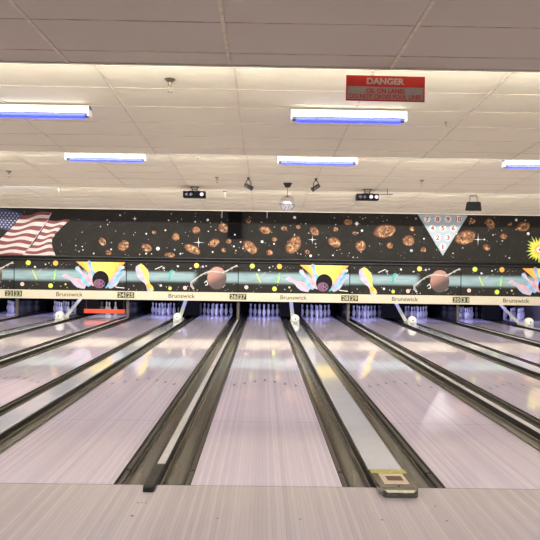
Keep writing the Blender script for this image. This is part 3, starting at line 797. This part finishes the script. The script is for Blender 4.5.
def scanner(x, y, lenses, lab):
    z = sec_z(y)
    t = thing('scanner_light', lab, 'stage light', (x, y, z), group='black scanner lights on the ceiling')
    MB().box(-.09, .09, -.05, .05, -.012, 0, 'blackmetal').build('mounting_plate', t)
    MB().tube((-.06, 0, -.01), (-.04, 0, -.10), .010, 'blackmetal', 8).tube((.06, 0, -.01), (.04, 0, -.10), .010, 'blackmetal', 8).tube((-.05, 0, -.05), (.05, 0, -.05), .008, 'blackmetal', 8).build('bracket', t)
    MB().box(-.215, .215, -.10, .12, -.215, -.095, 'blackbox').box(-.10, .10, -.09, .1, -.095, -.085, 'blackbox').build('lamp_body', t, bevel=.012)
    for lx in lenses:
        MB().lathe([(.038, 0), (.038, .012), (.030, .014)], (lx, -.10, -.155), 'lens', 18, axis='y').build('lens', t)
    for lx in (-.15, -.06): MB().lathe([(.03, 0), (.03, .006)], (lx, -.10, -.155), 'lensdark', 16, axis='y').build('dark_lens', t)
scanner(-1.41, 8.72, (.15,), 'flat black scanner light with one pale lens, left of the wall speaker')
scanner(1.97, 8.70, (.06, .165), 'flat black scanner light with two pale lenses, right of the mirror ball')
t = thing('smoke_sensor', 'thin grey sensor arm right of the two-lens scanner light', 'sensor', (2.35, 8.6, sec_z(8.6)))
MB().tube((0, 0, 0), (0, 0, -.11), .008, 'kick_edge', 8).tube((-.15, 0, -.11), (.1, 0, -.11), .007, 'kick_edge', 8).build('arm', t)

t = thing('flood_lamp', 'black box-shaped flood lamp hanging from a yoke above the pin diagram', 'flood lamp', (4.56, 10.35, sec_z(10.35) - .008))
MB().tube((-.075, 0, 0), (.075, 0, 0), .012, 'blackmetal', 8).tube((-.075, 0, 0), (-.085, 0, -.16), .010, 'blackmetal', 8).tube((.075, 0, 0), (.085, 0, -.16), .010, 'blackmetal', 8).build('yoke', t)
q = MB(); q.add([(-.165, -.07, -.34), (.165, -.07, -.34), (.155, -.03, -.13), (-.140, -.03, -.13), (-.165, .10, -.32), (.165, .10, -.32), (.145, .08, -.13), (-.13, .08, -.13)],
      [(0, 1, 2, 3), (5, 4, 7, 6), (3, 2, 6, 7), (0, 4, 5, 1), (0, 3, 7, 4), (1, 5, 6, 2)], 'blackbox'); q.build('lamp_body', t, bevel=.018)
q = MB(); q.add([(-.14, -.0725, -.325), (.14, -.0725, -.325), (.13, -.040, -.155), (-.115, -.040, -.155)], [(0, 1, 2, 3)], 'grille'); q.build('front_glass', t)

# mirror ball
t = thing('mirror_ball', 'mirror ball hanging from a black motor cone near the centre', 'mirror ball', (.39, 8.18, sec_z(8.18)))
MB().lathe([(.025, -.085), (.045, -.08), (.088, -.0), (.088, .0)], (0, 0, 0), 'blackmetal', 20).build('motor_mount', t)
MB().tube((0, 0, -.08), (0, 0, -.24), .004, 'blackmetal', 6).build('chain', t)
q = MB(); R = .148; c = (0, 0, -.375); rows = 18
for i in range(rows):
    a0, a1 = PI * i / rows, PI * (i + 1) / rows; am = (a0 + a1) / 2; seg = max(4, int(36 * math.sin(am)))
    for j in range(seg):
        b0, b1 = 2 * PI * j / seg, 2 * PI * (j + 1) / seg; g = .008; f = []
        jt = random.uniform(-.004, .004)
        for (a, bb) in ((a0 + g, b0 + g), (a1 - g, b0 + g), (a1 - g, b1 - g), (a0 + g, b1 - g)):
            f.append((c[0] + R * math.sin(a) * math.cos(bb), c[1] + R * math.sin(a) * math.sin(bb), c[2] + R * math.cos(a) + jt * math.cos(bb)))
        q.add(f, [(0, 1, 2, 3)], 'mirror')
q.build('mirror_tiles', t)
MB().lathe([(R * .97 * math.sin(PI * k / 16) + .001, -R * .97 * math.cos(PI * k / 16)) for k in range(17)], c, 'mirrorgap', 28).build('ball_core', t)

# danger sign
t = thing('danger_sign', 'red and grey sign warning of oil on lanes, hanging from the ceiling step', 'sign', (.875, .50, 2.912))
W2, H2 = .304, .098
MB().box(-W2, W2, 0, .006, -H2, H2, 'signred').build('panel', t, bevel=.001)
MB().box(-W2 + .012, W2 - .012, -.0012, -.0002, -H2 + .012, .012, 'signgrey').build('lower_panel', t)
q = MB(); add_text(q, 'DANGER', 0, -.0018, .030, .050, 'signtxt', width=.29, bold=.04); q.build('heading_lettering', t)
q = MB(); add_text(q, 'OIL ON LANES', 0, -.002, -.038, .038, 'signred', width=.30, bold=.035)
add_text(q, 'DO NOT CROSS FOUL LINE!', 0, -.002, -.082, .038, 'signred', width=.555, bold=.03); q.build('warning_lettering', t)
q = MB()
for k in range(12): 
    a, bb = 2 * PI * k / 12, 2 * PI * (k + 1) / 12
    q.tube((-.10 + .014 * math.cos(a), .003, .118 + .02 * math.sin(a)), (-.10 + .014 * math.cos(bb), .003, .118 + .02 * math.sin(bb)), .003, 'trimw', 6)
q.build('hanging_loop', t)
t.rotation_euler = (0, math.radians(.35), 0)

# ------------------------------------------------------------------ lighting
def area(name, loc, sx, sy, e, col, target):
    la = bpy.data.lights.new(name, 'AREA'); la.shape = 'RECTANGLE'; la.size = sx; la.size_y = sy; la.energy = e; la.color = col
    o = bpy.data.objects.new(name, la); C.objects.link(o); o.location = loc
    d = Vector(target) - Vector(loc); o.rotation_euler = d.to_track_quat('-Z', 'X').to_euler()
    # long side along x
    z = -d.normalized(); x = Vector((1, 0, 0)); yv = z.cross(x); o.rotation_euler = Matrix((x, yv, z)).transposed().to_euler()
    return o
cx = (XL + XR) / 2; WW = XR - XL - .4
# strip lights laid along the back of every ceiling step
COVE = [(.43, 3.05, 430), (4.70, 3.09, 560), (8.97, 3.115, 700), (13.24, 3.07, 130)]
for y, z, e in COVE:
    area('cove_light', (cx, y + .05, z + .10), WW, .05, e, (1, .965, .90), (cx, y + 1.1, z + (.42 if y < 13 else -.5)))
# unseen office-type ceiling panels, added to brighten the approach and bounce onto the ceiling
pt = None
for x in (-8, -4.6, -1.2, 2.2, 5.6):
    for y in (-8.0, -6.0, -4.0, -2.0):
        if pt is None:
            pt = thing('added_ceiling_troffer', 'unseen lit ceiling panel added to brighten the approach', 'ceiling light', (x, y, 3.05), group='unseen ceiling panels added for light')
            MB().box(-.62, .62, -.32, .32, -.02, -.008, 'fixture').build('frame', pt); MB().box(-.58, .58, -.28, .28, -.026, -.020, 'troffer').build('diffuser', pt)
        else: dup(pt, (x, y, 3.05))
w = bpy.data.worlds.new('world'); bpy.context.scene.world = w; w.use_nodes = True
w.node_tree.nodes['Background'].inputs[0].default_value = (.8, .75, .75, 1); w.node_tree.nodes['Background'].inputs[1].default_value = .3

# ------------------------------------------------------------------ camera
cam = bpy.data.cameras.new('camera'); co = bpy.data.objects.new('camera', cam); C.objects.link(co)
cam.sensor_width = 36; cam.lens = 691.3 / 540 * 36; cam.clip_start = .05; cam.clip_end = 100
yaw, pitch, roll = -.00981, .0026, -.01466
cy, sy, cp, sp = math.cos(yaw), math.sin(yaw), math.cos(pitch), math.sin(pitch)
fwd = Vector((-sy * cp, cy * cp, sp)); right = Vector((cy, sy, 0)); up = right.cross(fwd)
r2 = math.cos(roll) * right - math.sin(roll) * up; u2 = math.sin(roll) * right + math.cos(roll) * up
co.matrix_world = Matrix.Translation((-.0456, -4.809, 1.489)) @ Matrix((r2, u2, -fwd)).transposed().to_4x4()
sc = bpy.context.scene; sc.camera = co
sc.view_settings.view_transform = 'Standard'; sc.view_settings.look = 'None'
sc.view_settings.exposure = 0.0; sc.view_settings.gamma = 1; sc.view_settings.use_curve_mapping = False
